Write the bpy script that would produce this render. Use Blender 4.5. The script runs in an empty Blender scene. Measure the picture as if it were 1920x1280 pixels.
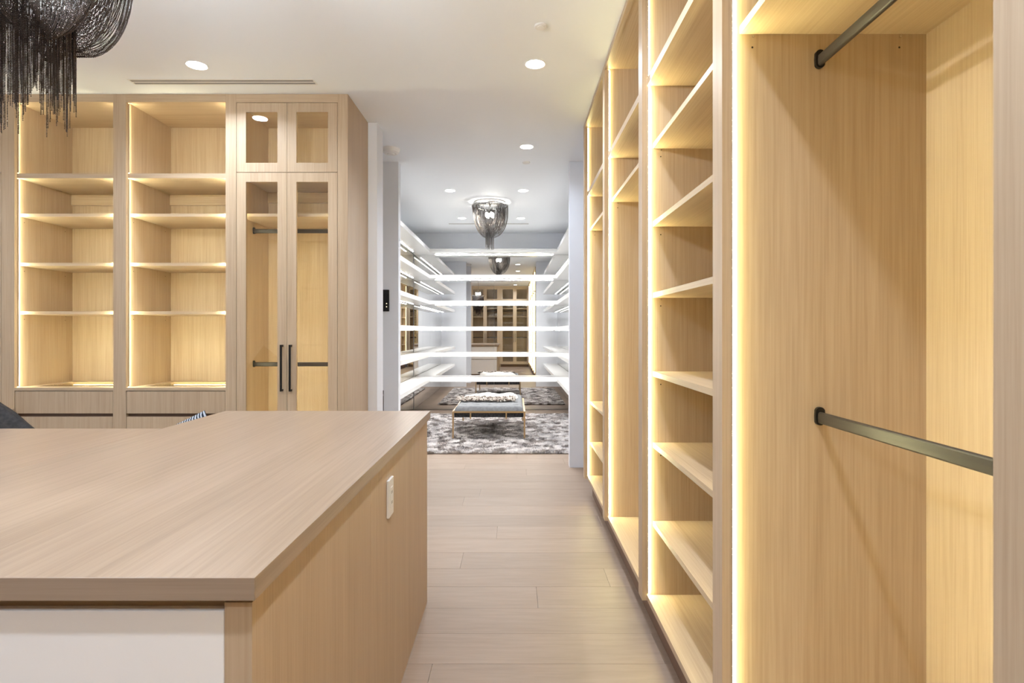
import bpy, bmesh, math, random
import numpy as np
from mathutils import Vector, Matrix, Euler
random.seed(7); np.random.seed(7)
PI = math.pi
sc = bpy.context.scene
COL = sc.collection

# ------------------------------------------------------------------ camera, world, exposure
F = 1080.0                                   # focal length in pixels of the 1920 px wide frame
CAMZ = 1.363
cd = bpy.data.cameras.new('camera'); cam = bpy.data.objects.new('camera', cd); COL.objects.link(cam)
cam.location = (0, 0, CAMZ); cam.rotation_euler = (PI/2, 0, 0)
cd.sensor_width = 36.0; cd.lens = 36.0*F/1920.0
cd.shift_x = -5.0/1920; cd.shift_y = -20.0/1920
cd.clip_start = 0.02
sc.camera = cam
w = bpy.data.worlds.new('world'); sc.world = w; w.use_nodes = True
w.node_tree.nodes['Background'].inputs[0].default_value = (.8, .85, .9, 1)
w.node_tree.nodes['Background'].inputs[1].default_value = .05
vs = sc.view_settings
vs.view_transform = 'Standard'; vs.look = 'None'; vs.gamma = 1.0; vs.use_curve_mapping = False
vs.exposure = 0.36
sc.cycles.max_bounces = 12; sc.cycles.diffuse_bounces = 6; sc.cycles.glossy_bounces = 7
sc.cycles.transmission_bounces = 8; sc.cycles.transparent_max_bounces = 16
sc.cycles.sample_clamp_indirect = 6.0
sc.cycles.caustics_reflective = False; sc.cycles.caustics_refractive = False

DOWN_W = 12.5          # each recessed downlight
LED_WARM = 62.0        # emission of the warm strips in the oak wardrobes
LED_WHITE = 135.0       # emission of the white strips in the shoe closet
BULB = 170.0          # bulbs of the closet chandelier
BULB_BIG = 950.0      # bulbs of the island chandelier
CEIL = 3.05
WARM = (1.0, .87, .40)

# ------------------------------------------------------------------ materials
def newmat(name):
    m = bpy.data.materials.new(name); m.use_nodes = True
    nt = m.node_tree; return m, nt, nt.nodes['Principled BSDF']

def plain(name, col, rough=.5, metal=0.0, spec=.5, emit=0, ecol=None):
    m, nt, b = newmat(name)
    b.inputs['Base Color'].default_value = (*col, 1); b.inputs['Roughness'].default_value = rough
    b.inputs['Metallic'].default_value = metal; b.inputs['Specular IOR Level'].default_value = spec
    if emit:
        b.inputs['Emission Color'].default_value = (*(ecol or col), 1); b.inputs['Emission Strength'].default_value = emit
    return m

def N(nt, kind, **kw):
    n = nt.nodes.new(kind)
    for k, v in kw.items(): setattr(n, k, v)
    return n

def wood(name, axis, dark, mid, light, fine=150., band=14., rough=.42, along=.018, contrast=(.24, .76), bump=.06, vary=.045):
    m, nt, b = newmat(name); L = nt.links.new
    tc = N(nt, 'ShaderNodeTexCoord'); oi = N(nt, 'ShaderNodeObjectInfo')
    mul = N(nt, 'ShaderNodeMath', operation='MULTIPLY'); mul.inputs[1].default_value = 41.7
    L(oi.outputs['Random'], mul.inputs[0])
    add = N(nt, 'ShaderNodeVectorMath', operation='ADD')
    L(tc.outputs['Object'], add.inputs[0]); L(mul.outputs[0], add.inputs[1])
    def noise(scale, al, detail, dist=0.):
        mp = N(nt, 'ShaderNodeMapping'); s = [1., 1., 1.]; s[axis] = al
        mp.inputs['Scale'].default_value = s; L(add.outputs[0], mp.inputs['Vector'])
        n = N(nt, 'ShaderNodeTexNoise'); n.inputs['Scale'].default_value = scale; n.inputs['Detail'].default_value = detail
        n.inputs['Roughness'].default_value = .6; n.inputs['Distortion'].default_value = dist
        L(mp.outputs[0], n.inputs['Vector']); return n
    a = noise(fine, along, 4., .15); c = noise(band, along*2.2, 3., .3); d = noise(2.2, .35, 2.)
    m1 = N(nt, 'ShaderNodeMath', operation='MULTIPLY'); m1.inputs[1].default_value = .55; L(a.outputs['Fac'], m1.inputs[0])
    m2 = N(nt, 'ShaderNodeMath', operation='MULTIPLY_ADD'); m2.inputs[1].default_value = .30; L(c.outputs['Fac'], m2.inputs[0]); L(m1.outputs[0], m2.inputs[2])
    m3 = N(nt, 'ShaderNodeMath', operation='MULTIPLY_ADD'); m3.inputs[1].default_value = .15; L(d.outputs['Fac'], m3.inputs[0]); L(m2.outputs[0], m3.inputs[2])
    r = N(nt, 'ShaderNodeValToRGB'); e = r.color_ramp.elements
    e[0].position = contrast[0]; e[0].color = (*dark, 1); e[1].position = contrast[1]; e[1].color = (*light, 1)
    k = e.new((contrast[0]+contrast[1])/2); k.color = (*mid, 1)
    L(m3.outputs[0], r.inputs['Fac'])
    hv = N(nt, 'ShaderNodeHueSaturation'); mr = N(nt, 'ShaderNodeMapRange')
    mr.inputs['To Min'].default_value = 1-vary; mr.inputs['To Max'].default_value = 1+vary
    L(oi.outputs['Random'], mr.inputs['Value']); L(mr.outputs[0], hv.inputs['Value']); L(r.outputs['Color'], hv.inputs['Color'])
    L(hv.outputs['Color'], b.inputs['Base Color'])
    b.inputs['Roughness'].default_value = rough; b.inputs['Specular IOR Level'].default_value = .35
    bp = N(nt, 'ShaderNodeBump'); bp.inputs['Strength'].default_value = bump; bp.inputs['Distance'].default_value = .002
    L(a.outputs['Fac'], bp.inputs['Height']); L(bp.outputs[0], b.inputs['Normal'])
    return m

OAK = dict(dark=(.365, .255, .160), mid=(.48, .360, .240), light=(.57, .445, .308))
OAKX = wood('oak_grain_x', 0, **OAK); OAKY = wood('oak_grain_y', 1, **OAK); OAKZ = wood('oak_grain_z', 2, **OAK)
TOP = dict(dark=(.235, .17, .118), mid=(.33, .245, .177), light=(.405, .31, .232))
TOPY = wood('oak_worktop', 1, **TOP, fine=110., band=10., rough=.34)
TOPX = wood('oak_edge_band', 0, **TOP, fine=110., band=10., rough=.34)
TOPY2 = wood('oak_worktop_second', 1, (.245, .168, .116), (.34, .247, .175), (.41, .308, .23), fine=110., band=10., rough=.34)
FLOORM = wood('bleached_oak_plank', 0, (.225, .158, .115), (.29, .21, .155), (.35, .26, .197), fine=45., band=7., rough=.48, along=.09, contrast=(.16, .80), vary=.07)
DARKOAK = plain('brown_toe_kick', (.17, .10, .065), .6)

def paint(name, col, rough=.75):
    m, nt, b = newmat(name); L = nt.links.new
    tc = N(nt, 'ShaderNodeTexCoord'); n = N(nt, 'ShaderNodeTexNoise'); n.inputs['Scale'].default_value = 180.; n.inputs['Detail'].default_value = 3.
    L(tc.outputs['Object'], n.inputs['Vector']); bp = N(nt, 'ShaderNodeBump'); bp.inputs['Strength'].default_value = .04; bp.inputs['Distance'].default_value = .002
    L(n.outputs['Fac'], bp.inputs['Height']); L(bp.outputs[0], b.inputs['Normal'])
    b.inputs['Base Color'].default_value = (*col, 1); b.inputs['Roughness'].default_value = rough; b.inputs['Specular IOR Level'].default_value = .25
    return m
CEILM = paint('ceiling_paint', (.88, .91, .945)); WALLM = paint('wall_paint', (.79, .81, .86))
WHITE = plain('white_lacquer', (.88, .875, .865), .22)
DRAWERW = paint('white_drawer_paint', (.88, .85, .82), .4)
PLASTIC = plain('white_plastic', (.82, .81, .79), .35)
BLACK = plain('black_metal', (.018, .016, .015), .38, .6)
ROD = plain('dark_bronze_rod', (.026, .020, .018), .4, 0., .4)
BRASS = plain('brushed_brass', (.50, .36, .21), .32, 1.0)
CHROME = plain('chrome', (.8, .8, .8), .12, 1.0)
ALU = plain('oak_coloured_channel', (.42, .31, .21), .6)
GUN = plain('gunmetal_chain', (.105, .085, .077), .22, 1.0)
SMOKE = plain('smoked_chain', (.11, .10, .095), .3, 1.0)
MIRROR = plain('smoked_mirror', (.70, .69, .67), .0, 1.0)
MIRROR2 = plain('clear_mirror', (.88, .88, .87), .0, 1.0)
HOLE = plain('dark_hole', (.02, .015, .01), .8)
SUBFLOOR = plain('subfloor', (.22, .16, .12), .9)
SLOT = plain('vent_slot_grey', (.30, .29, .28), .7)
LEDW = plain('warm_led_diffuser', (1, .95, .85), .5, emit=LED_WARM, ecol=WARM)
LEDL = plain('warm_led_diffuser_left', (1, .95, .85), .5, emit=LED_WARM*1.75, ecol=(1, .96, .62))
LEDG = plain('warm_led_diffuser_cabinet', (1, .95, .85), .5, emit=LED_WARM*.9, ecol=(1, .94, .60))
LEDN = plain('warm_led_diffuser_dim', (1, .95, .85), .5, emit=LED_WARM*.6, ecol=(1, .90, .44))
LEDF = plain('warm_led_diffuser_bright', (1, .95, .85), .5, emit=LED_WARM*1.35, ecol=(1, .92, .46))
LEDC = plain('white_led_diffuser', (1, 1, 1), .5, emit=LED_WHITE, ecol=(1, .975, .93))
LENS = plain('downlight_lens', (1, 1, 1), .5, emit=18, ecol=(1, .97, .93))
BULBM = plain('bulb_glass', (1, 1, 1), .3, emit=BULB, ecol=(1, .93, .82))
BULBB = plain('big_bulb_glass', (1, 1, 1), .3, emit=BULB_BIG, ecol=(.88, .95, 1))
DOT = plain('keypad_light', (1, .8, .5), .5, emit=3, ecol=(1, .75, .4))

def glassmat():
    m = bpy.data.materials.new('clear_glass'); m.use_nodes = True; nt = m.node_tree; nt.nodes.clear(); L = nt.links.new
    o = N(nt, 'ShaderNodeOutputMaterial'); mx = N(nt, 'ShaderNodeMixShader'); t = N(nt, 'ShaderNodeBsdfTransparent'); g = N(nt, 'ShaderNodeBsdfGlossy')
    f = N(nt, 'ShaderNodeFresnel'); f.inputs['IOR'].default_value = 1.5
    gm = N(nt, 'ShaderNodeNewGeometry'); mrn = N(nt, 'ShaderNodeMapRange'); mrn.inputs['To Min'].default_value = 1.5; mrn.inputs['To Max'].default_value = 1/1.5
    L(gm.outputs['Backfacing'], mrn.inputs['Value']); L(mrn.outputs[0], f.inputs['IOR'])     # both faces of the pane reflect alike
    t.inputs['Color'].default_value = (.965, .96, .945, 1); g.inputs['Roughness'].default_value = .0
    L(f.outputs[0], mx.inputs[0]); L(t.outputs[0], mx.inputs[1]); L(g.outputs[0], mx.inputs[2]); L(mx.outputs[0], o.inputs[0])
    return m
GLASS = glassmat()

def fabric(name, c1, c2, scale, rough=.9, kind='noise', bump=.3):
    m, nt, b = newmat(name); L = nt.links.new
    tc = N(nt, 'ShaderNodeTexCoord')
    if kind == 'wave':
        n = N(nt, 'ShaderNodeTexWave'); n.inputs['Scale'].default_value = scale; n.inputs['Distortion'].default_value = 2.0; out = n.outputs['Fac']
    else:
        n = N(nt, 'ShaderNodeTexNoise'); n.inputs['Scale'].default_value = scale; n.inputs['Detail'].default_value = 4.; out = n.outputs['Fac']
    L(tc.outputs['Object'], n.inputs['Vector'])
    r = N(nt, 'ShaderNodeValToRGB'); e = r.color_ramp.elements
    e[0].position = .38; e[0].color = (*c1, 1); e[1].position = .62; e[1].color = (*c2, 1)
    L(out, r.inputs[0]); L(r.outputs[0], b.inputs['Base Color'])
    bp = N(nt, 'ShaderNodeBump'); bp.inputs['Strength'].default_value = bump; bp.inputs['Distance'].default_value = .003
    L(out, bp.inputs['Height']); L(bp.outputs[0], b.inputs['Normal'])
    b.inputs['Roughness'].default_value = rough; b.inputs['Specular IOR Level'].default_value = .2
    return m
VELVET = fabric('grey_velvet', (.14, .143, .15), (.185, .19, .196), 30., .7, bump=.1)
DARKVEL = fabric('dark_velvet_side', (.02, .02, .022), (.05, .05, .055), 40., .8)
BOUCLE = fabric('white_boucle', (.72, .70, .67), (.84, .83, .80), 120.)
CHAR = fabric('charcoal_linen', (.018, .016, .016), (.034, .031, .030), 60., .75)
STRIPE = fabric('black_white_stripe', (.02, .025, .035), (.45, .48, .53), 22., .85, 'wave')
FUR = fabric('cream_fleece', (.52, .49, .45), (.62, .60, .57), 90., .95)
FRINGEM = fabric('cream_taupe_fringe', (.16, .12, .10), (.55, .50, .45), 26., .95)

def rugmat():
    m, nt, b = newmat('grey_shag'); L = nt.links.new
    tc = N(nt, 'ShaderNodeTexCoord')
    n = N(nt, 'ShaderNodeTexNoise'); n.inputs['Scale'].default_value = 6.5; n.inputs['Detail'].default_value = 6.; n.inputs['Roughness'].default_value = .7
    mp = N(nt, 'ShaderNodeMapping'); mp.inputs['Scale'].default_value = (1., 1., .0)
    L(tc.outputs['Object'], mp.inputs[0]); L(mp.outputs[0], n.inputs['Vector'])
    r = N(nt, 'ShaderNodeValToRGB'); e = r.color_ramp.elements
    e[0].position = .34; e[0].color = (.25, .225, .22, 1); e[1].position = .60; e[1].color = (.76, .71, .69, 1)
    L(n.outputs['Fac'], r.inputs[0]); L(r.outputs[0], b.inputs['Base Color'])
    b.inputs['Roughness'].default_value = .85; b.inputs['Specular IOR Level'].default_value = .15
    return m
RUGM = rugmat()

# ------------------------------------------------------------------ builders
def link(name, me, mat, parent=None, loc=None):
    o = bpy.data.objects.new(name, me); COL.objects.link(o)
    if mat and not me.materials: me.materials.append(mat)
    if parent is not None: o.parent = parent
    if loc is not None: o.location = loc
    return o

class MB:
    def __init__(s): s.v = []; s.f = []
    def box(s, x0, x1, y0, y1, z0, z1):
        n = len(s.v)
        x0, x1 = min(x0, x1), max(x0, x1); y0, y1 = min(y0, y1), max(y0, y1); z0, z1 = min(z0, z1), max(z0, z1)
        s.v += [(x0, y0, z0), (x1, y0, z0), (x1, y1, z0), (x0, y1, z0), (x0, y0, z1), (x1, y0, z1), (x1, y1, z1), (x0, y1, z1)]
        s.f += [tuple(n+i for i in q) for q in ((0, 3, 2, 1), (4, 5, 6, 7), (0, 1, 5, 4), (1, 2, 6, 5), (2, 3, 7, 6), (3, 0, 4, 7))]
        return s
    def lathe(s, prof, c=(0, 0, 0), n=28):
        b = len(s.v); cx, cy, cz = c
        for r, z in prof:
            for i in range(n):
                a = 2*PI*i/n; s.v.append((cx+r*math.cos(a), cy+r*math.sin(a), cz+z))
        for k in range(len(prof)-1):
            for i in range(n):
                j = (i+1) % n; s.f.append((b+k*n+i, b+k*n+j, b+(k+1)*n+j, b+(k+1)*n+i))
        s.f.append(tuple(b+i for i in reversed(range(n)))); s.f.append(tuple(b+(len(prof)-1)*n+i for i in range(n)))
        return s
    def prism(s, pts, axis, a0, a1):
        """pts: 2-D outline in the two axes other than `axis`."""
        b = len(s.v); n = len(pts)
        for a in (a0, a1):
            for p, q in pts:
                s.v.append({0: (a, p, q), 1: (p, a, q), 2: (p, q, a)}[axis])
        for i in range(n):
            j = (i+1) % n; s.f.append((b+i, b+j, b+n+j, b+n+i))
        s.f.append(tuple(b+i for i in reversed(range(n)))); s.f.append(tuple(b+n+i for i in range(n)))
        return s
    def build(s, name, mat, parent=None, bevel=0, seg=1, smooth=False, loc=None):
        me = bpy.data.meshes.new(name); me.from_pydata(s.v, [], s.f)
        bm = bmesh.new(); bm.from_mesh(me)
        bmesh.ops.recalc_face_normals(bm, faces=bm.faces)
        if bevel: bmesh.ops.bevel(bm, geom=list(bm.edges), offset=bevel, segments=seg, profile=.5, affect='EDGES')
        if smooth:
            for f in bm.faces: f.smooth = True
        bm.to_mesh(me); bm.free()
        return link(name, me, mat, parent, loc)

def fastmesh(name, verts, faces, mat, parent=None, smooth=False):
    """verts Nx3, faces MxK numpy"""
    me = bpy.data.meshes.new(name); nv = len(verts); nf, k = faces.shape
    me.vertices.add(nv); me.vertices.foreach_set('co', np.ascontiguousarray(verts, dtype=np.float32).ravel())
    me.loops.add(nf*k); me.loops.foreach_set('vertex_index', np.ascontiguousarray(faces, dtype=np.int32).ravel())
    me.polygons.add(nf); me.polygons.foreach_set('loop_start', np.arange(0, nf*k, k, dtype=np.int32))
    me.polygons.foreach_set('loop_total', np.full(nf, k, dtype=np.int32))
    if smooth: me.polygons.foreach_set('use_smooth', np.ones(nf, dtype=bool))
    me.update(calc_edges=True); me.validate()
    return link(name, me, mat, parent)

def tag(o, label=None, cat=None, group=None, kind=None):
    if label: o['label'] = label
    if cat: o['category'] = cat
    if group: o['group'] = group
    if kind: o['kind'] = kind
    return o
def thing(name, label, cat, loc=(0, 0, 0), rz=0., group=None):
    o = bpy.data.objects.new(name, None); COL.objects.link(o); o.location = loc; o.rotation_euler = (0, 0, rz)
    o.empty_display_size = .1
    return tag(o, label, cat, group)
def part(name, parent, mat, *boxes, **kw):
    m = MB()
    for b in boxes: m.box(*b)
    return m.build(name, mat, parent, **kw)
def struct(name, mat, *boxes):
    o = part(name, None, mat, *boxes); o['kind'] = 'structure'; return o

# ------------------------------------------------------------------ room shell
XL, XR, YB, YF = -4.70, 1.18, -2.50, 9.97
RXL, RXR = -1.75, 1.06                     # shoe closet
floor = struct('floor', SUBFLOOR, (XL-.1, XR+.1, YB-.1, YF+.1, -.12, -.013))
tag(floor, 'pale bleached oak plank floor')
ceiling = struct('ceiling', CEILM, (XL-.1, XR+.1, YB-.1, YF+.1, CEIL, CEIL+.1))
struct('wall_left', WALLM, (XL-.1, XL, YB-.1, 4.67, 0, CEIL))
struct('wall_back', WALLM, (XL-.1, XR+.1, YB-.1, YB, 0, CEIL))
struct('wall_right', WALLM, (XR, XR+.1, YB, 5.746, 0, CEIL))
struct('wall_front', WALLM, (XL-.1, -1.1156, 4.672, 4.878, 0, CEIL))
struct('wall_hall_end', WALLM, (-2.5, -2.4, 4.878, 5.746, 0, CEIL))
struct('wall_closet_entry_left', WALLM, (-2.5, -1.160, 5.746, 5.854, 0, CEIL))
struct('wall_closet_entry_right', WALLM, (.548, XR+.1, 5.746, 5.854, 0, CEIL))
struct('wall_closet_left', WALLM, (RXL-.1, RXL, 5.854, YF, 0, CEIL))
struct('wall_closet_right', WALLM, (RXR, RXR+.1, 5.854, YF, 0, CEIL))
struct('wall_closet_back', WALLM, (RXL-.1, RXR+.1, YF, YF+.1, 0, CEIL))

# floor planks, rows across the aisle, each plank its own piece of the floor
PW = .2365; G = .0014
def plank(x0, x1, y0, y1):
    part('plank', floor, FLOORM, (x0+G/2, x1-G/2, y0+G/2, y1-G/2, -.013, random.uniform(-.0004, 0)))
known = {3.305: -.314, 2.832: .115, 2.1225: -.337, 3.0685: .51, 3.778: -.12}
k0 = int((YB-2.359)/PW)-1; y = 2.359+k0*PW
row = 0
while y < YF:
    y0, y1 = max(y, YB), min(y+PW, YF)
    if y1-y0 > .02:
        xa, xb = (XL, XR) if y0 < 4.67 else ((-2.4, XR) if y0 < 5.75 else (RXL, RXR))
        j = None
        for kk, jx in known.items():
            if abs(y-kk) < .02: j = jx
        if j is None: j = random.uniform(-.9, .9)*1.1
        xs = [xa, xb]; p = j
        while p > xa+.3: xs.append(p); p -= random.uniform(1.9, 2.3)
        p = j+random.uniform(1.9, 2.3)
        while p < xb-.3: xs.append(p); p += 2.1
        if not (xa+.3 < j < xb-.1): xs = [v for v in xs if v != j]
        xs = sorted(set(xs))
        for a, b in zip(xs[:-1], xs[1:]): plank(a, b, y0, y1)
    y += PW; row += 1

# ------------------------------------------------------------------ oak wardrobes
SD = .0245                                  # face frame depth
def shelf_pin(parent, pts, d0, mat, r=.0035, sgn=1, sides=None):
    for (yy, zz) in pts:
        m = MB(); n = 8
        m.prism([(yy+r*math.cos(2*PI*i/n), zz+r*math.sin(2*PI*i/n)) for i in range(n)], 0, d0, d0+.004*sgn)
        m.build('shelf_pin' if mat is CHROME else 'pin_hole', mat, parent)

def rod_between(parent, x0, x1, yc, zt):
    """oval wardrobe rail with end sockets, hanging between the two side panels"""
    pts = []
    for i in range(16):
        a = 2*PI*i/16; c, s_ = math.cos(a), math.sin(a)
        pts.append((yc+.0075*c, zt-.016+(.0085 if s_ > 0 else -.0085)*(1 if abs(s_) > .01 else 0)+.0075*s_))
    r = MB().prism(pts, 0, x0+.003, x1-.003).build('hanging_rod', ROD, parent)
    for xe, d in ((x0, 1), (x1, -1)):
        q = []
        for i in range(16):
            a = 2*PI*i/16; s_ = math.sin(a)
            q.append((yc+.013*math.cos(a), zt-.012+(.012 if s_ > 0 else -.012)*(1 if abs(s_) > .01 else 0)+.013*s_))
        MB().prism(q, 0, xe+.0003*d, xe+.010*d).build('rod_socket', BLACK, r)

def led(parent, x, sg, z0, z1, y0=.0255, mat=None, q=.0085):
    """angled diffuser in the corner behind the face frame, aimed across and into the cabinet, in a slim channel"""
    part('led_channel', parent, ALU, (x+.0001*sg, x+q*sg, y0-.0009, y0+.0004, z0, z1))
    return MB().prism([(x+.0002*sg, y0), (x+(q-.0003)*sg, y0), (x+.0002*sg, y0+q)], 2, z0, z1).build('led_strip', mat or LEDW, parent)

FIX_B, FIX_T = 2.456, 2.490
def open_bay(label, loc, rz, w, depth, shelves, rods=(), far_sw=.075, near_sw=0., zb=.185, base='plinth', toe=.074, group=None, lw=.075, rw=0., top_in=3.015, lm=None):
    """local x across the opening, local y into the cabinet. far stile at x<0."""
    t = thing('open_wardrobe', label, 'wardrobe', loc, rz, group)
    zbot = .16 if base == 'plinth' else 0.
    part('stile', t, OAKZ, (-far_sw, 0, 0, SD, zbot, CEIL-.001))
    if near_sw: part('stile', t, OAKZ, (w, w+near_sw, 0, SD, zbot, CEIL-.001))
    part('side_panel', t, OAKZ, (-lw, 0, SD, depth, zbot, CEIL-.001))
    if rw: part('side_panel', t, OAKZ, (w, w+rw, SD, depth, zbot, CEIL-.001))
    part('back_panel', t, OAKZ, (0, w, depth-.018, depth, zbot, CEIL-.001))
    part('top_rail', t, OAKX, (0, w, 0, SD, top_in, CEIL-.001))
    part('top_panel', t, OAKX, (0, w, SD, depth-.018, top_in+.005, CEIL-.001))
    e = .0008
    part('fixed_shelf', t, OAKX, (e, w-e, SD-.002, depth-.019, FIX_B, FIX_T))
    part('back_rail', t, OAKX, (e, w-e, depth-.034, depth-.0185, FIX_B-.085, FIX_B-.0005))
    if base == 'plinth':
        part('bottom_panel', t, OAKX, (0, w, SD-.002, depth-.018, .16, zb))
        part('toe_kick', t, DARKOAK, (-far_sw, w+max(near_sw, .0), toe, toe+.018, .001, .16))
    for s in shelves:
        th = .022
        sh = part('shelf', t, OAKX, (e, w-e, .048, depth-.019, s-th, s))
        for d0, sg in ((0., 1), (w, -1)):
            shelf_pin(t, [(.085, s-th-.007), (depth-.09, s-th-.007)], d0, CHROME, .003, sg)
            shelf_pin(t, [(.083, s-th-.036), (depth-.092, s-th-.036)], d0, HOLE, .0028, .1*sg)
    for (yy, zz) in rods: rod_between(t, 0, w, yy, zz)
    for xe, sg in ((0., 1), (w, -1)):
        m_ = lm or (LEDF if sg > 0 else LEDN)
        led(t, xe, sg, zb+.006, FIX_B-.004, mat=m_); led(t, xe, sg, FIX_T+.004, top_in-.004, mat=LEDG if lm else LEDN)
    return t

XRF = .569
S = [4.69, 3.647, 2.571, 1.580, .610, -.43, -1.45]
FULL = [2.198, 1.850, 1.532, 1.182, .865, .515]
bays = [
 ('far oak wardrobe bay with tall hanging gap, next to the grey doorway wall', [2.20, .79, .458], ()),
 ('narrow-looking oak hanging bay, empty, between two shelved bays', [2.20], ((.265, 2.10),)),
 ('oak shelf bay with six spaced shelves beside the aisle', FULL, ()),
 ('wide open oak hanging bay with two dark rods', [2.198], ((.265, 2.117), (.265, 1.142))),
 ('oak hanging bay with one rod, between the wide two-rod bay and a shelf bay', [2.198], ((.265, 2.117),)),
 ('last oak shelf bay beside the glass-door wardrobes', FULL, ())]
for i, (lab, sh, rods) in enumerate(bays):
    wd = S[i]-(S[i+1]+.075)
    open_bay(lab, (XRF, S[i], 0), -PI/2, wd, .578, sh, rods, near_sw=.075 if i == 5 else 0., rw=.075 if i == 5 else 0.)
# left bays
YLF = 4.104; LD = .556
def display_base(t, w, depth):
    """glass-topped jewellery tray above two drawers"""
    part('base_top', t, OAKX, (0, w, .0, .09, .937, .958), (0, w, depth-.10, depth-.019, .937, .958), (0, .07, .09, depth-.10, .937, .958), (w-.07, w, .09, depth-.10, .937, .958))
    part('glass_inset', t, GLASS, (.071, w-.071, .091, depth-.101, .949, .955))
    part('tray', t, OAKX, (.005, w-.005, .03, depth-.02, .85, .86))
    part('led_strip', t, LEDN, (.08, w-.08, depth-.112, depth-.106, .935, .940))
    part('carcass_rail', t, DARKOAK, (0, w, .03, .05, .10, .936))
    for z0, z1 in ((.774, .932), (.44, .750), (.10, .416)):
        d = part('drawer', t, OAKZ, (.003, w-.003, .002, .022, z0, z1), bevel=.001)
    part('toe_kick', t, DARKOAK, (-.09, w, .074, .09, .001, .10))
LSH = [2.207, 1.853, 1.504]
t = open_bay('oak shelf bay behind the dark chandelier fringe, with drawers below', (-3.564, YLF, 0), 0, .703, LD, LSH, far_sw=.091, base='drawers', zb=.958, top_in=2.993, lw=.091, lm=LEDL)
display_base(t, .703, LD)
t = open_bay('oak shelf bay beside the glass-door wardrobe, drawers and glass tray below', (-2.770, YLF, 0), 0, .710, LD, LSH, far_sw=.091, base='drawers', zb=.958, top_in=2.993, lw=.091, lm=LEDL)
display_base(t, .710, LD)

def glass_wardrobe(label, loc, rz, w, lsw, rsw, depth, shelves, rods, split=True, handle=True, zb=.14, outer=False, lit=True):
    t = thing('glass_door_wardrobe', label, 'wardrobe', loc, rz)
    part('stile', t, OAKZ, (-lsw, 0, 0, SD, .0 if not zb else .10, CEIL-.001))
    part('stile', t, OAKZ, (w, w+rsw, 0, SD, .10, CEIL-.001))
    part('top_rail', t, OAKX, (0, w, 0, SD, 2.990, CEIL-.001))
    part('bottom_rail', t, OAKX, (0, w, 0, SD, .10, zb))
    part('toe_kick', t, DARKOAK, (-lsw, w+rsw, .074, .09, .001, .10))
    part('side_panel', t, OAKZ, (-lsw, 0, SD, depth, .001, CEIL-.001))
    part('side_panel', t, OAKZ, (w+(rsw-.02 if outer else 0), w+(rsw if outer else min(rsw, .03)), SD, depth+(.01 if outer else 0), .001, CEIL-.001))
    if outer: part('inner_panel', t, OAKZ, (w, w+rsw-.021, SD, depth, .10, CEIL-.001))
    part('back_panel', t, OAKZ, (0, w, depth-.018, depth, .10, CEIL-.001))
    part('top_panel', t, OAKX, (0, w, SD, depth-.018, 2.995, CEIL-.001))
    part('bottom_panel', t, OAKX, (0, w, SD, depth-.018, .10, zb))
    part('fixed_shelf', t, OAKX, (.001, w-.001, .03, depth-.019, 2.474, 2.508))
    part('back_rail', t, OAKX, (.001, w-.001, depth-.034, depth-.0185, 2.39, 2.4735))
    for s in shelves:
        part('shelf', t, OAKX, (.001, w-.001, .06, depth-.019, s-.022, s))
        for xx, sg in ((0, 1), (w, -1)): shelf_pin(t, [(.09, s-.029), (depth-.09, s-.029)], xx, CHROME, .003, sg)
    for yy, zz in rods: rod_between(t, 0, w, yy, zz)
    for xe, sg in (((0., 1), (w, -1)) if lit else ()):
        led(t, xe, sg, zb+.006, 2.470, .031, LEDG); led(t, xe, sg, 2.512, 2.985, .031, LEDG)
    g = .0025; mid = w/2; fw = .066
    for a, b, side in ((g, mid-g/2, 0), (mid+g/2, w-g, 1)):
        for z0, z1, lower in (((2.494, 2.987, False), (zb+.003, 2.490, True)) if split else ((zb+.003, 2.987, True),)):
            d = part('door', t, OAKZ, (a, a+fw, .001, .022, z0, z1), (b-fw, b, .001, .022, z0, z1),
                     (a+fw, b-fw, .001, .022, z0, z0+fw), (a+fw, b-fw, .001, .022, z1-fw, z1))
            part('glass_pane', d, GLASS, (a+fw-.003, b-fw+.003, .009, .014, z0+fw-.003, z1-fw+.003))
            if lower and handle:
                hx = (b-.030) if side == 0 else (a+.030)
                hb = part('handle', d, BLACK, (hx-.006, hx+.006, -.034, -.022, .934, 1.264),
                          (hx-.006, hx+.006, -.023, .002, .934, .948), (hx-.006, hx+.006, -.023, .002, 1.250, 1.264))
    return t
glass_wardrobe('tall oak wardrobe with four glass-fronted doors and black bar handles', (-1.984, YLF, 0), 0, .722, .076, .073, LD, [2.21], ((.27, 2.135), (.27, 1.125)), outer=True)
glass_wardrobe('glass-door oak wardrobe at the far left, beyond both lit shelf bays', (-4.50, YLF, 0), 0, .842, .15, .002, LD, [2.21], ((.27, 2.135),))
tv = thing('vanity_ledge', 'low oak ledge in front of the stile at the far left', 'counter', (-4.69, 4.02, 0))
part('ledge_top', tv, OAKX, (0, 1.13, 0, .082, .775, .810), bevel=.0015)
part('front_panel', tv, OAKZ, (0, 1.12, .02, .08, .001, .7745))
# wardrobes behind the viewpoint, seen in the closet mirror
for (xr_, wd, lab) in ((.60, 1.05, 'reflected glass-door oak wardrobe nearest the shelf run'), (-.52, 1.05, 'reflected glass-door oak wardrobe opposite the island end'),
                       (-1.64, 1.05, 'rear glass-door oak wardrobe third from the shelf run'), (-2.76, 1.05, 'rear glass-door oak wardrobe in the far corner')):
    glass_wardrobe(lab, (xr_, -1.80, 0), PI, wd, .035, .035, .60, [2.21, 1.9, 1.50, .62], ((.27, 2.135), (.27, 1.125)), lit=False)

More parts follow.
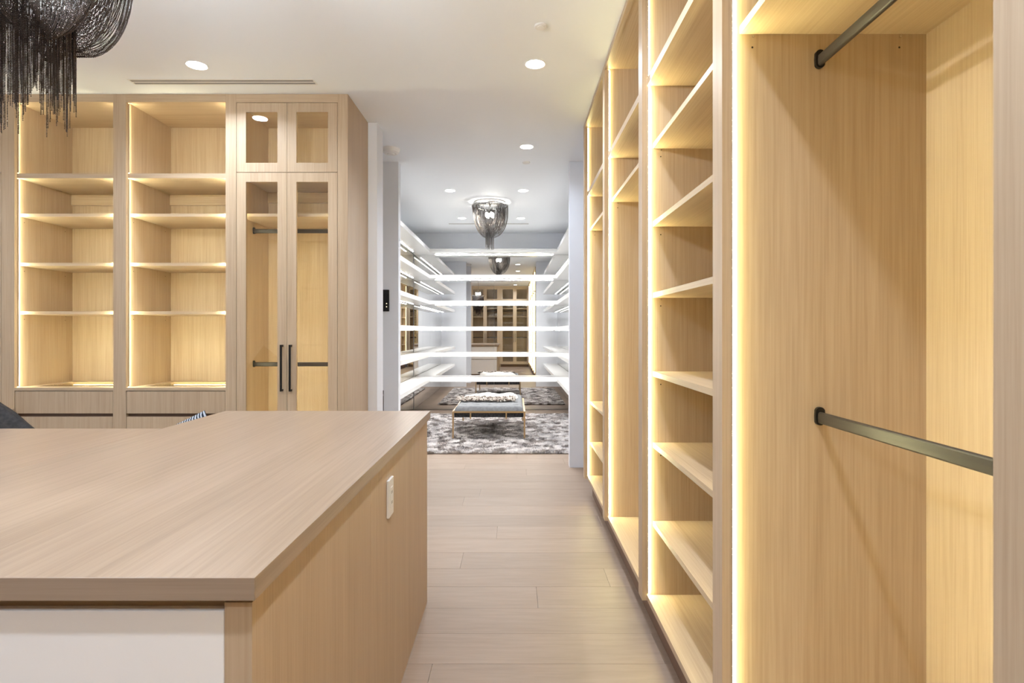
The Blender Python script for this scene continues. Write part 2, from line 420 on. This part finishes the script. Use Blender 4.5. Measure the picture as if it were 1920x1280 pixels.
# ------------------------------------------------------------------ island
IX0, IX1, IY0, IY1, IZ, IT = -1.463, -.4266, .945, 2.916, .958, .038
tw = thing('island_worktop', 'thick pale oak worktop on the big island', 'worktop', (IX1, IY0, 0))
part('slab', tw, TOPY, (IX0-IX1, 0, .0022, IY1-IY0, IZ-IT, IZ), bevel=.0006)
part('edge_band', tw, TOPX, (IX0-IX1, 0, 0, .0021, IZ-IT, IZ), bevel=.0006)
ti = thing('island_cabinet', 'oak sided island cabinet with white drawer fronts', 'cabinet', (-.44, .965, 0))
BX = -1.463+.44; BL = 2.895-.965; zt = IZ-IT
part('side_panel', ti, OAKZ, (-.022, 0, .0436, .80, .0, zt-.012))
part('side_panel', ti, OAKZ, (-.022, 0, .8005, BL-.0436, .0, zt-.012))
for y0, y1 in ((0, .0433), (BL-.0433, BL)):
    part('corner_post', ti, OAKZ, (-.046, 0, y0, y1, .0, zt-.012))
    part('corner_post', ti, OAKZ, (BX, BX+.046, y0, y1, .0, zt-.012))
part('core', ti, OAKY, (BX+.05, -.05, .05, BL-.05, .0, zt-.0005))
part('side_panel', ti, OAKZ, (BX, BX+.022, .0436, BL-.0436, .0, zt-.012))
for ya, yb, s in ((.0, .02, 1), (BL-.02, BL, -1)):
    part('channel_rail', ti, OAKX, (BX+.047, -.047, ya+.022*s, yb+.022*s, zt-.06, zt-.0005))
    part('drawer', ti, DRAWERW, (BX+.047, -.047, ya, yb, .527, zt-.026), bevel=.0012)
    part('drawer', ti, DRAWERW, (BX+.047, -.047, ya, yb, .085, .512), bevel=.0012)
    part('plinth', ti, DARKOAK, (BX+.047, -.047, ya+.01*s, yb+.01*s, .0, .08))
# socket on the island side
to = thing('wall_socket', 'white double socket on the oak island side', 'socket', (-.4399, 2.014, .7825))
part('cover_plate', to, PLASTIC, (0, .009, -.0375, .0375, -.065, .065), bevel=.002, seg=2)
part('receptacle', to, PLASTIC, (.009, .0108, -.017, .017, -.036, .036), bevel=.0006)
for zz in (-.018, .018):
    part('slot', to, HOLE, (.0108, .0112, -.007, -.005, zz-.005, zz+.005)); part('slot', to, HOLE, (.0108, .0112, .005, .007, zz-.005, zz+.005))
# side counter
tc_ = thing('side_worktop', 'lower-left oak worktop butted against the island', 'worktop', (-1.464, 2.39, 0))
part('slab', tc_, TOPY2, (-1.9, 0, -1.65, 0, IZ-IT, IZ), bevel=.0015, seg=2)
tcc = thing('side_cabinet', 'oak base cabinet under the side worktop', 'cabinet', (-1.5, 2.37, 0))
part('carcass', tcc, OAKZ, (-1.83, -.0, -1.6, 0, .08, zt-.001)); part('plinth', tcc, DARKOAK, (-1.8, -.03, -1.57, -.03, .0, .08))

# ------------------------------------------------------------------ seat behind the counter with two cushions
ts = thing('window_bench', 'white upholstered bench mostly hidden behind the worktop', 'bench', (-2.40, 2.41, 0))
part('seat', ts, BOUCLE, (-.90, .90, .0, .84, .18, .42), bevel=.04, seg=3, smooth=True)
for xx in (-.85, .81):
    for yy in (.05, .75): part('leg', ts, BLACK, (xx, xx+.04, yy, yy+.04, .0, .185))
def cushion(name, label, size, thick, mat, loc, rot, fold=.0, tassel=False):
    n = 28; v = []; f = []
    for s in (1, -1):
        for j in range(n+1):
            for i in range(n+1):
                a, b = 2*i/n-1, 2*j/n-1
                e = max(0., (1-a**4))*max(0., (1-b**4)); h = thick*.5*e**.55
                pinch = 1-.10*(1-max(abs(a), abs(b))**2*abs(a*b))*(abs(a)**3+abs(b)**3)*.5
                h += fold*math.sin(9*a+5*b*b+2*b)*e*(.4+.6*abs(b))
                v.append((a*size/2*pinch, s*h, b*size/2*pinch))
    m = (n+1)**2
    for s in (0, 1):
        for j in range(n):
            for i in range(n):
                q = (s*m+j*(n+1)+i, s*m+j*(n+1)+i+1, s*m+(j+1)*(n+1)+i+1, s*m+(j+1)*(n+1)+i)
                f.append(q if s == 1 else q[::-1])
    mb = MB(); mb.v, mb.f = v, f
    me = bpy.data.meshes.new(name); me.from_pydata(v, [], f); bm = bmesh.new(); bm.from_mesh(me)
    bmesh.ops.remove_doubles(bm, verts=bm.verts, dist=1e-5); bmesh.ops.recalc_face_normals(bm, faces=bm.faces)
    for q in bm.faces: q.smooth = True
    bm.to_mesh(me); bm.free()
    o = link(name, me, mat, None, loc); o.rotation_euler = rot
    return tag(o, label, 'cushion')
cushion('cushion', 'charcoal cushion showing above the worktop at far left', .56, .18, CHAR, (-2.43, 2.56, .83), Euler((.12, .65, 0)), .014)
cushion('cushion', 'black and white striped cushion peeking past the island edge', .37, .12, STRIPE, (-1.745, 3.05, .695), Euler((-.05, -.42, .15)), .006)

# ------------------------------------------------------------------ ceiling fittings
def downlight(x, y, label, power=DOWN_W, r=.056):
    t = thing('recessed_downlight', label, 'downlight', (x, y, CEIL), 0, 'recessed ceiling downlights')
    m = MB(); n = 28; prof = [(r, -.0005), (r+.008, -.004), (r+.012, -.0005)]
    b = 0
    for rr, z in prof:
        for i in range(n): m.v.append((rr*math.cos(2*PI*i/n), rr*math.sin(2*PI*i/n), z))
    for k in range(2):
        for i in range(n): m.f.append((k*n+i, k*n+(i+1) % n, (k+1)*n+(i+1) % n, (k+1)*n+i))
    m.build('trim_ring', PLASTIC, t)
    MB().lathe([(r-.0005, -.0035), (r-.0005, -.0008)], n=28).build('lens', LENS, t)
    ld = bpy.data.lights.new('downlight_lamp', 'AREA'); ld.shape = 'DISK'; ld.size = 2*r*.95; ld.energy = power; ld.color = (.76, .86, 1.0) if y < 6 else (.93, .965, 1.0); ld.spread = 2.6
    lo = bpy.data.objects.new('downlight_lamp', ld); COL.objects.link(lo); lo.parent = t; lo.location = (0, 0, -.005)
    return t
for x, y, lab in ((.13, 3.644, 'bright downlight in the ceiling between the island aisle and small white disc'),
                  (-2.02, 3.66, 'downlight in front of the left oak wardrobes, by the slot vent'),
                  (.11, 5.28, 'downlight just before the closet doorway, by a small disc'),
                  (.105, 1.95, 'downlight over the aisle beside the island'), (.10, .30, 'downlight over the aisle beside the wide hanging bay'), (.09, -1.2, 'aisle downlight before the rear wardrobes'),
                  (-2.02, 1.95, 'downlight above the side worktop'), (-2.02, .30, 'downlight above the near end of the side worktop'), (-2.02, -1.2, 'downlight before the rear wardrobes, left column'),
                  (-3.9, 2.8, 'added unseen downlight near the left wall, wardrobe end'), (-3.9, .3, 'added unseen downlight near the left wall, rear end'),  # left-wall pair added out of view to help light the room
                  (.103, 6.93, 'right front downlight of four around the closet pendant'), (-.776, 6.93, 'left front downlight of four around the closet pendant'),
                  (.092, 8.63, 'right rear downlight of four around the closet pendant'), (-.79, 8.63, 'left rear downlight of four around the closet pendant')):
    downlight(x, y, lab, DOWN_W*(1.2 if y > 6 else .65 if y > 5 else 1.4 if y < 1 else 1.0))
def disc(name, label, cat, x, y, prof, inner=None):
    t = thing(name, label, cat, (x, y, CEIL))
    MB().lathe(prof, n=32).build('cover', PLASTIC, t, smooth=False)
    if inner: MB().lathe(inner, n=24).build('cap', PLASTIC, t)
    return t
disc('sprinkler_cover', 'small white sprinkler disc above the aisle downlight', 'sprinkler', .145, 3.185, [(.033, -.010), (.036, -.007), (.036, -.0005)], [(.02, -.012), (.02, -.0101)])
disc('sprinkler_cover', 'tiny white sprinkler disc beyond the doorway downlight', 'sprinkler', .117, 5.77, [(.035, -.012), (.038, -.008), (.038, -.0005)], [(.02, -.014), (.02, -.0121)])
disc('smoke_detector', 'round white smoke detector by the left wall edge', 'detector', -1.148, 5.34, [(.055, -.048), (.074, -.036), (.083, -.014), (.083, -.0005)], [(.03, -.053), (.034, -.0481)])
tv_ = thing('slot_vent', 'long white slot air vent before the left wardrobes', 'vent', (-1.975, 3.905, CEIL))
part('vent_frame', tv_, PLASTIC, (-.625, .625, -.045, -.034, -.003, -.0005), (-.625, .625, .034, .045, -.003, -.0005), (-.625, .625, -.004, .004, -.003, -.0005), (-.625, -.617, -.034, .034, -.003, -.0005), (.617, .625, -.034, .034, -.003, -.0005))
part('vent_slot', tv_, SLOT, (-.617, .617, -.034, -.004, -.0012, -.0005)); part('vent_slot', tv_, SLOT, (-.617, .617, .004, .034, -.0012, -.0005))
tv_ = thing('slot_vent', 'thin slot air vent at the closet ceiling behind the pendant', 'vent', (-.41, 9.08, CEIL))
part('vent_frame', tv_, PLASTIC, (-.63, .63, -.04, -.025, -.003, -.0005), (-.63, .63, .025, .04, -.003, -.0005)); part('vent_slot', tv_, SLOT, (-.63, .63, -.025, .025, -.0012, -.0005))

# ------------------------------------------------------------------ chandeliers
OCT_V = np.array([(1, 0, 0), (-1, 0, 0), (0, 1, 0), (0, -1, 0), (0, 0, 1), (0, 0, -1)], float)
OCT_F = np.array([(0, 2, 4), (2, 1, 4), (1, 3, 4), (3, 0, 4), (2, 0, 5), (1, 2, 5), (3, 1, 5), (0, 3, 5)])
def bead_points(poly, pitch):
    seg = np.linalg.norm(np.diff(poly, axis=0), axis=1); s = np.concatenate([[0], np.cumsum(seg)])
    q = np.arange(0, s[-1], pitch)
    return np.stack([np.interp(q, s, poly[:, i]) for i in range(3)], 1)
def beads(name, pts, r, mat, parent):
    n = len(pts); rr = r*np.random.uniform(.88, 1.08, (n, 1, 1))
    v = (pts[:, None, :]+OCT_V[None]*rr).reshape(-1, 3); f = (OCT_F[None]+6*np.arange(n)[:, None, None]).reshape(-1, 3)
    o = fastmesh(name, v, f, mat, parent, smooth=False); o['kind'] = 'stuff'; return o
def tubes(name, polys, r, mat, parent, k=4):
    V, Fc = [], []; b = 0
    ang = np.arange(k)*2*PI/k; ring = np.stack([np.cos(ang), np.sin(ang), np.zeros(k)], 1)*r
    for p in polys:
        m = len(p); V.append((p[:, None, :]+ring[None]).reshape(-1, 3))
        i = np.arange(m-1)[:, None]*k; j = np.arange(k)[None]; jn = (j+1) % k
        Fc.append((b+np.stack([i+j, i+jn, i+k+jn, i+k+j], -1)).reshape(-1, 4)); b += m*k
    o = fastmesh(name, np.concatenate(V), np.concatenate(Fc), mat, parent); o['kind'] = 'stuff'; return o

def bowl_poly(th, R, H, rin, lobes, amp, phase, squash=1., n=30, sag=0., jit=0., pw=3.2, ex=.62):
    """a chain that hangs from the rim and swings in under the bowl, with scalloped folds"""
    t = np.linspace(0, 1, n)
    base = 1-t**pw
    rr = rin+(R-rin)*(.92+.08*(1-t))*np.clip(base, 0, 1)**ex
    fold = 1+amp*np.cos(lobes*th+phase)*(.35+.65*np.sin(PI*np.clip(t, 0, 1)))
    rr = rr*fold*(1+jit)
    z = -H*t*(1+.10*np.cos(lobes*th+phase))-sag*t
    a = th+.06*np.sin(3*t+th*4)
    return np.stack([rr*np.cos(a), rr*np.sin(a)*squash, z], 1)

def ring_obj(name, R, lobes, amp, wave, zz, tube, mat, parent):
    n = 96; V = []; k = 6
    for i in range(n):
        a = 2*PI*i/n; r = R*(1+amp*math.cos(lobes*a)); z = zz+wave*math.cos(lobes*a)
        for q in range(k):
            p = 2*PI*q/k; V.append(((r+tube*math.cos(p))*math.cos(a), (r+tube*math.cos(p))*math.sin(a), z+tube*2.2*math.sin(p)))
    Fc = [(i*k+q, ((i+1) % n)*k+q, ((i+1) % n)*k+(q+1) % k, i*k+(q+1) % k) for i in range(n) for q in range(k)]
    mb = MB(); mb.v, mb.f = V, Fc; return mb.build(name, mat, parent, smooth=True)

def bulb_set(t, r, z, n=4, bm=None):
    for i in range(n):
        a = 2*PI*i/n+.5
        h = MB().lathe([(.012, .03), (.012, .075)], (r*math.cos(a), r*math.sin(a), z), 12).build('lamp_holder', CHROME, t)
        MB().lathe([(.004, -.035), (.013, -.025), (.018, -.005), (.015, .018), (.010, .0298)], (r*math.cos(a), r*math.sin(a), z), 12).build('bulb', bm or BULBM, t, smooth=True)

# small one in the closet
t2 = thing('chandelier', 'smoky chain chandelier lit on the closet ceiling above the bench', 'chandelier', (-.326, 7.55, CEIL))
MB().lathe([(.20, -.012), (.20, -.0005)], n=40).build('canopy', WHITE, t2)
part('drop_bracket', t2, CHROME, (-.15, .15, -.008, .008, -.03, -.012), (-.008, .008, -.15, .15, -.03, -.012), (-.22, -.14, -.006, .006, -.045, -.02), (.14, .22, -.006, .006, -.045, -.02))
ring_obj('rim', .226, 5, .05, .010, -.05, .006, CHROME, t2)
polys = []
for L_, (R, H, n_) in enumerate(((.232, .385, 210), (.19, .35, 120))):
    for i in range(n_):
        th = 2*PI*(i+random.uniform(-.25, .25))/n_
        p = bowl_poly(th, R, H, .055, 5, .05, 0., n=16, jit=random.uniform(-.02, .02)); p[:, 2] -= .05; polys.append(p)
tubes('chain_drape', polys, .0017, SMOKE, t2, 3)
polys = []
for i in range(46):
    th = 2*PI*i/46; r = random.choice((.055, .05, .03)); zl = random.choice((-.62, -.60, -.56, -.62))
    polys.append(np.array([(r*math.cos(th), r*math.sin(th), -.40), (r*math.cos(th), r*math.sin(th), zl)]))
tubes('chain_tail', polys, .0022, SMOKE, t2, 4)
bulb_set(t2, .045, -.17, 4)

# large one over the island, upper half above the frame
CX, CY, RIMZ = -1.126, 1.35, 2.485
t1 = thing('chandelier', 'black bead chain chandelier with long fringe hanging over the island', 'chandelier', (CX, CY, CEIL))
dz = RIMZ-CEIL
MB().lathe([(.075, -.03), (.08, -.025), (.08, -.0005)], n=32).build('canopy', CHROME, t1)
MB().lathe([(.006, dz+.02), (.006, -.03)], n=12).build('suspension_rod', CHROME, t1)
part('frame_arm', t1, CHROME, (-.19, .19, -.005, .005, dz+.0, dz+.02), (-.005, .005, -.19, .19, dz+.0, dz+.02))
ring_obj('rim', .20, 5, .09, .012, dz, .007, CHROME, t1)
pts = []
for (R, H, n_, rin, amp, ph) in ((.182, .415, 420, .076, .10, 2.6), (.155, .40, 240, .06, .10, 1.0)):
    for i in range(n_):
        th = 2*PI*(i+random.uniform(-.3, .3))/n_
        p = bowl_poly(th, R, H, rin, 5, amp, ph, n=40, jit=random.uniform(-.025, .02), pw=6., ex=.55); p[:, 2] += dz
        pts.append(bead_points(p, .0037))
pts = np.concatenate(pts)
beads('chain_drape', pts, .0018, GUN, t1)
pts = []
for i in range(330):
    th = random.uniform(0, 2*PI); r = random.choice((.078, .076, .074, .068, .055, .038))
    k_ = .5+.5*math.sin(7*th+1.3)*math.cos(3*th); zb = dz-.45-.225*(.30+.70*k_*random.uniform(.75, 1.))*random.choice((1., 1., .95, .6))
    pts.append(bead_points(np.array([(r*math.cos(th), r*math.sin(th), dz-.37), (r*math.cos(th), r*math.sin(th), zb)]), .0037))
beads('chain_fringe', np.concatenate(pts), .0018, GUN, t1)
bulb_set(t1, .07, dz+.07, 6, BULBB)

# ------------------------------------------------------------------ white shoe closet
SH = [2.736, 2.300, 1.866, 1.434, .989, .570]; TH = .058
YS = 9.632; XS0, XS1 = -1.418, .709
tb = thing('wall_shelving', 'white lit shelves across the mirrored end of the closet', 'shelves', (0, YS, 0))
tl = thing('wall_shelving', 'white lit shelves along the left side of the closet', 'shelves', (RXL, 6.0, 0))
tr = thing('wall_shelving', 'white lit shelves along the right side of the closet', 'shelves', (RXR, 6.0, 0))
for i, z in enumerate(SH):
    bk = YF-.016-YS
    part('shelf', tb, WHITE, (XS0, XS1, 0, bk, z-TH, z))
    part('shelf', tl, WHITE, (.014, XS0-RXL, 0, YF-.016-6.0, z-TH, z))
    part('shelf', tr, WHITE, (XS1-RXR, -.014, 0, YF-.016-6.0, z-TH, z))
    if i < 5:
        part('led_strip', tb, LEDC, (XS0+.05, XS1-.05, bk-.040, bk-.032, z-TH-.003, z-TH-.0005))
        part('led_strip', tl, LEDC, (.060, .068, .15, 3.55, z-TH-.003, z-TH-.0005))
        part('led_strip', tr, LEDC, (-.068, -.060, .15, 3.55, z-TH-.003, z-TH-.0005))
ANG = .003
mb_ = thing('wall_mirror', 'tall mirror lining the closet end behind the white shelves', 'mirror', ((XS0+XS1)/2, YF-.010, 0), ANG)
for a, b in ((-1.39, -.001), (.001, 1.39)): part('mirror_panel', mb_, MIRROR, (a, b, -.002, .004, .002, 2.72))
ml = thing('wall_mirror', 'mirror panels behind the left closet shelves', 'mirror', (RXL, 6.0, 0))
mr_ = thing('wall_mirror', 'mirror panels behind the right closet shelves', 'mirror', (RXR, 6.0, 0))
for k in range(4):
    a, b = k*.98+.002, (k+1)*.98-.002
    part('mirror_panel', ml, MIRROR2, (.001, .007, a, b, .002, 2.73)); part('mirror_panel', mr_, MIRROR2, (-.007, -.001, a, b, .002, 2.73))

# wall keypad and plate
tk = thing('door_keypad', 'slim black wall keypad with two tiny lights', 'keypad', (-1.290, 5.746, 1.664))
part('body', tk, BLACK, (-.04, .04, -.018, -.0005, -.108, .108), bevel=.004, seg=2)
part('visor', tk, BLACK, (-.038, .038, -.024, -.018, .070, .104), bevel=.002)
for zz in (-.03, -.062): part('status_light', tk, DOT, (.012, .019, -.0195, -.018, zz-.0035, zz+.0035))
tp = thing('door_pull', 'thin black plate with small knob low on the hall wall', 'handle', (-1.318, 5.746, .64))
part('backplate', tp, BLACK, (-.012, .012, -.006, -.0005, -.13, .13), bevel=.001)
MB().prism([(.0+.014*math.cos(2*PI*i/16), .085+.014*math.sin(2*PI*i/16)) for i in range(16)], 1, -.04, -.006).build('knob', BLACK, tp)

# ------------------------------------------------------------------ shag rug
RX0, RX1, RY0, RY1 = -1.40, .93, 6.37, 9.33
trg = thing('shag_rug', 'thick mottled grey shag rug under the tufted bench', 'rug', ((RX0+RX1)/2, (RY0+RY1)/2, 0))
hw, hl = (RX1-RX0)/2, (RY1-RY0)/2
part('backing', trg, RUGM, (-hw+.02, hw-.02, -hl+.02, hl-.02, .001, .012))
nb = 150000
px = np.random.uniform(-hw, hw, nb); py = np.random.uniform(-hl, hl, nb)
clump = np.sin(px*31+np.sin(py*23)*2)*np.cos(py*29+np.sin(px*19)*2)
def field(seed, cell=.07):
    g = np.random.RandomState(seed).normal(0, 1, (64, 64)); u = (px+hw)/cell; v = (py+hl)/cell; i, j = u.astype(int), v.astype(int)
    a, b = u-i, v-j; a = a*a*(3-2*a); b = b*b*(3-2*b); i %= 63; j %= 63
    return (g[i, j]*(1-a)+g[i+1, j]*a)*(1-b)+(g[i, j+1]*(1-a)+g[i+1, j+1]*a)*b
dirx = field(1)*1.3+np.random.normal(0, .6, nb); diry = field(2)*1.3+np.random.normal(0, .6, nb)
ln = np.random.uniform(.024, .035, nb)*(1+.15*clump)
lean = np.random.uniform(.45, .95, nb); nrm = np.hypot(dirx, diry)+1e-6
hx, hy = dirx/nrm*ln*lean, diry/nrm*ln*lean; hz = ln*np.sqrt(np.clip(1-lean**2, .1, 1))
wv = .0032; ox, oy = -hy/(np.hypot(hx, hy)+1e-6)*wv, hx/(np.hypot(hx, hy)+1e-6)*wv
z0 = np.full(nb, .008)
A = np.stack([px-ox, py-oy, z0], 1); B = np.stack([px+ox, py+oy, z0], 1)
C = np.stack([px+hx*.6+ox*.9, py+hy*.6+oy*.9, z0+hz*.75], 1); D = np.stack([px+hx*.6-ox*.9, py+hy*.6-oy*.9, z0+hz*.75], 1)
E = np.stack([px+hx, py+hy, z0+hz*.92], 1)
vv = np.stack([A, B, C, D, E], 1).reshape(-1, 3); bidx = 5*np.arange(nb)[:, None]
ff = np.concatenate([bidx+np.array([[0, 1, 2]]), bidx+np.array([[0, 2, 3]]), bidx+np.array([[3, 2, 4]])])
pile = fastmesh('pile', vv, ff, RUGM, trg); pile['kind'] = 'stuff'

# ------------------------------------------------------------------ bench
BX0, BX1, BY0, BY1 = -.769, .131, 7.09, 8.50; bw, bl = (BX1-BX0), (BY1-BY0)
tbn = thing('tufted_bench', 'grey tufted bench with thin brass frame on the shag rug', 'bench', ((BX0+BX1)/2, (BY0+BY1)/2, 0))
q = .020; hb, lb = bw/2, bl/2; FT = .372
for sx in (-1, 1):
    for sy in (-1, 1):
        cx, cy = sx*(hb-q/2), sy*(lb-q/2)
        part('leg', tbn, BRASS, (cx-q/2, cx+q/2, cy-q/2, cy+q/2, .040, FT), bevel=.001)
e = .0005
part('frame_rail', tbn, BRASS, (-hb+q+e, hb-q-e, -lb, -lb+q, FT-q, FT)); part('frame_rail', tbn, BRASS, (-hb+q+e, hb-q-e, lb-q, lb, FT-q, FT))
part('frame_rail', tbn, BRASS, (-hb, -hb+q, -lb+q+e, lb-q-e, FT-q, FT)); part('frame_rail', tbn, BRASS, (hb-q, hb, -lb+q+e, lb-q-e, FT-q, FT))
for sy in (-1, 1):
    for xx in (-.225, .215): part('strap_bar', tbn, BRASS, (xx-.008, xx+.008, sy*lb-(.0 if sy < 0 else .010), sy*lb+(.010 if sy < 0 else 0), FT-q-.072, FT-q-.0005))
part('base_cushion', tbn, DARKVEL, (-hb+q+.002, hb-q-.002, -lb+q+.004, lb-q-.004, FT-.078, FT-.002), bevel=.012, seg=2, smooth=True)
# tufted pad
nx, ny = 60, 90; V = []; Fc = []; X0, X1, Y0, Y1 = -hb+q+.003, hb-q-.003, -lb+q+.003, lb-q-.003
tx = [(i-2)*.165 for i in range(5)]; ty = [-.50, -.25, 0, .25, .50]; ty = [v+.0 for v in ty]
def padz(x, y):
    ex = min(x-X0, X1-x); ey = min(y-Y0, Y1-y); ed = min(ex, ey)
    h = .058*min(1, max(0, ed/.035))**.5
    for j, b in enumerate(ty):
        for i, a in enumerate(tx):
            h -= .024*math.exp(-((x-a)**2+(y-b)**2)/.0008)
    return FT+max(h, .0)
for j in range(ny+1):
    for i in range(nx+1):
        x = X0+(X1-X0)*i/nx; y = Y0+(Y1-Y0)*j/ny; V.append((x, y, padz(x, y)))
for j in range(ny):
    for i in range(nx):
        a = j*(nx+1)+i; Fc.append((a, a+1, a+nx+2, a+nx+1))
m = MB(); m.v, m.f = V, Fc; pad = m.build('tufted_pad', VELVET, tbn, smooth=True)
for a in tx:
    for b in ty: MB().lathe([(.010, -.002), (.008, .004), (.003, .006)], (a, b, padz(a, b)), 10).build('button', VELVET, pad, smooth=True)
# throw on the bench
tth = thing('throw', 'cream fleece throw with shaggy taupe fringe laid across the bench', 'blanket', (-.345, 7.9, FT+.06))
nx, ny = 60, 40; V = []; Fc = []
def throw_xy(u, v):
    x = -.30+.64*u+.06*(v)-.10*(1-v)*(1-u); y = -.28+.56*v
    return x+.012*math.sin(9*v+2), y+.02*math.sin(7*u)
for s in (1, 0):
    for j in range(ny+1):
        for i in range(nx+1):
            u, v = i/nx, j/ny; x, y = throw_xy(u, v)
            ed = min(u, 1-u, v, 1-v); h = .004+.05*min(1, ed/.10)**.6+.010*math.sin(14*u+3*v)*min(1, ed*8)+random.uniform(-.003, .003)
            V.append((x, y, h if s else .001))
m_ = (nx+1)*(ny+1)
for s in (0, 1):
    for j in range(ny):
        for i in range(nx):
            a = s*m_+j*(nx+1)+i; qd = (a, a+1, a+nx+2, a+nx+1); Fc.append(qd if s == 0 else qd[::-1])
m = MB(); m.v, m.f = V, Fc; m.build('fleece', FUR, tth, smooth=True)
pts = []
for i in range(900):
    u = random.random(); x, y = throw_xy(u, 0); d = random.uniform(-.10, .02)
    pts.append((x+random.uniform(-.05, .02)*(1-u), y+d, .012+.02*random.random()+max(0, .03*(d+.10)/.10)))
pts = np.array(pts); n = len(pts)
rr = np.random.uniform(.007, .014, (n, 1, 3)); v = (pts[:, None, :]+OCT_V[None]*rr*1.1).reshape(-1, 3); f = (OCT_F[None]+6*np.arange(n)[:, None, None]).reshape(-1, 3)
fr = fastmesh('fringe', v, f, FRINGEM, tth, smooth=True); fr['kind'] = 'stuff'
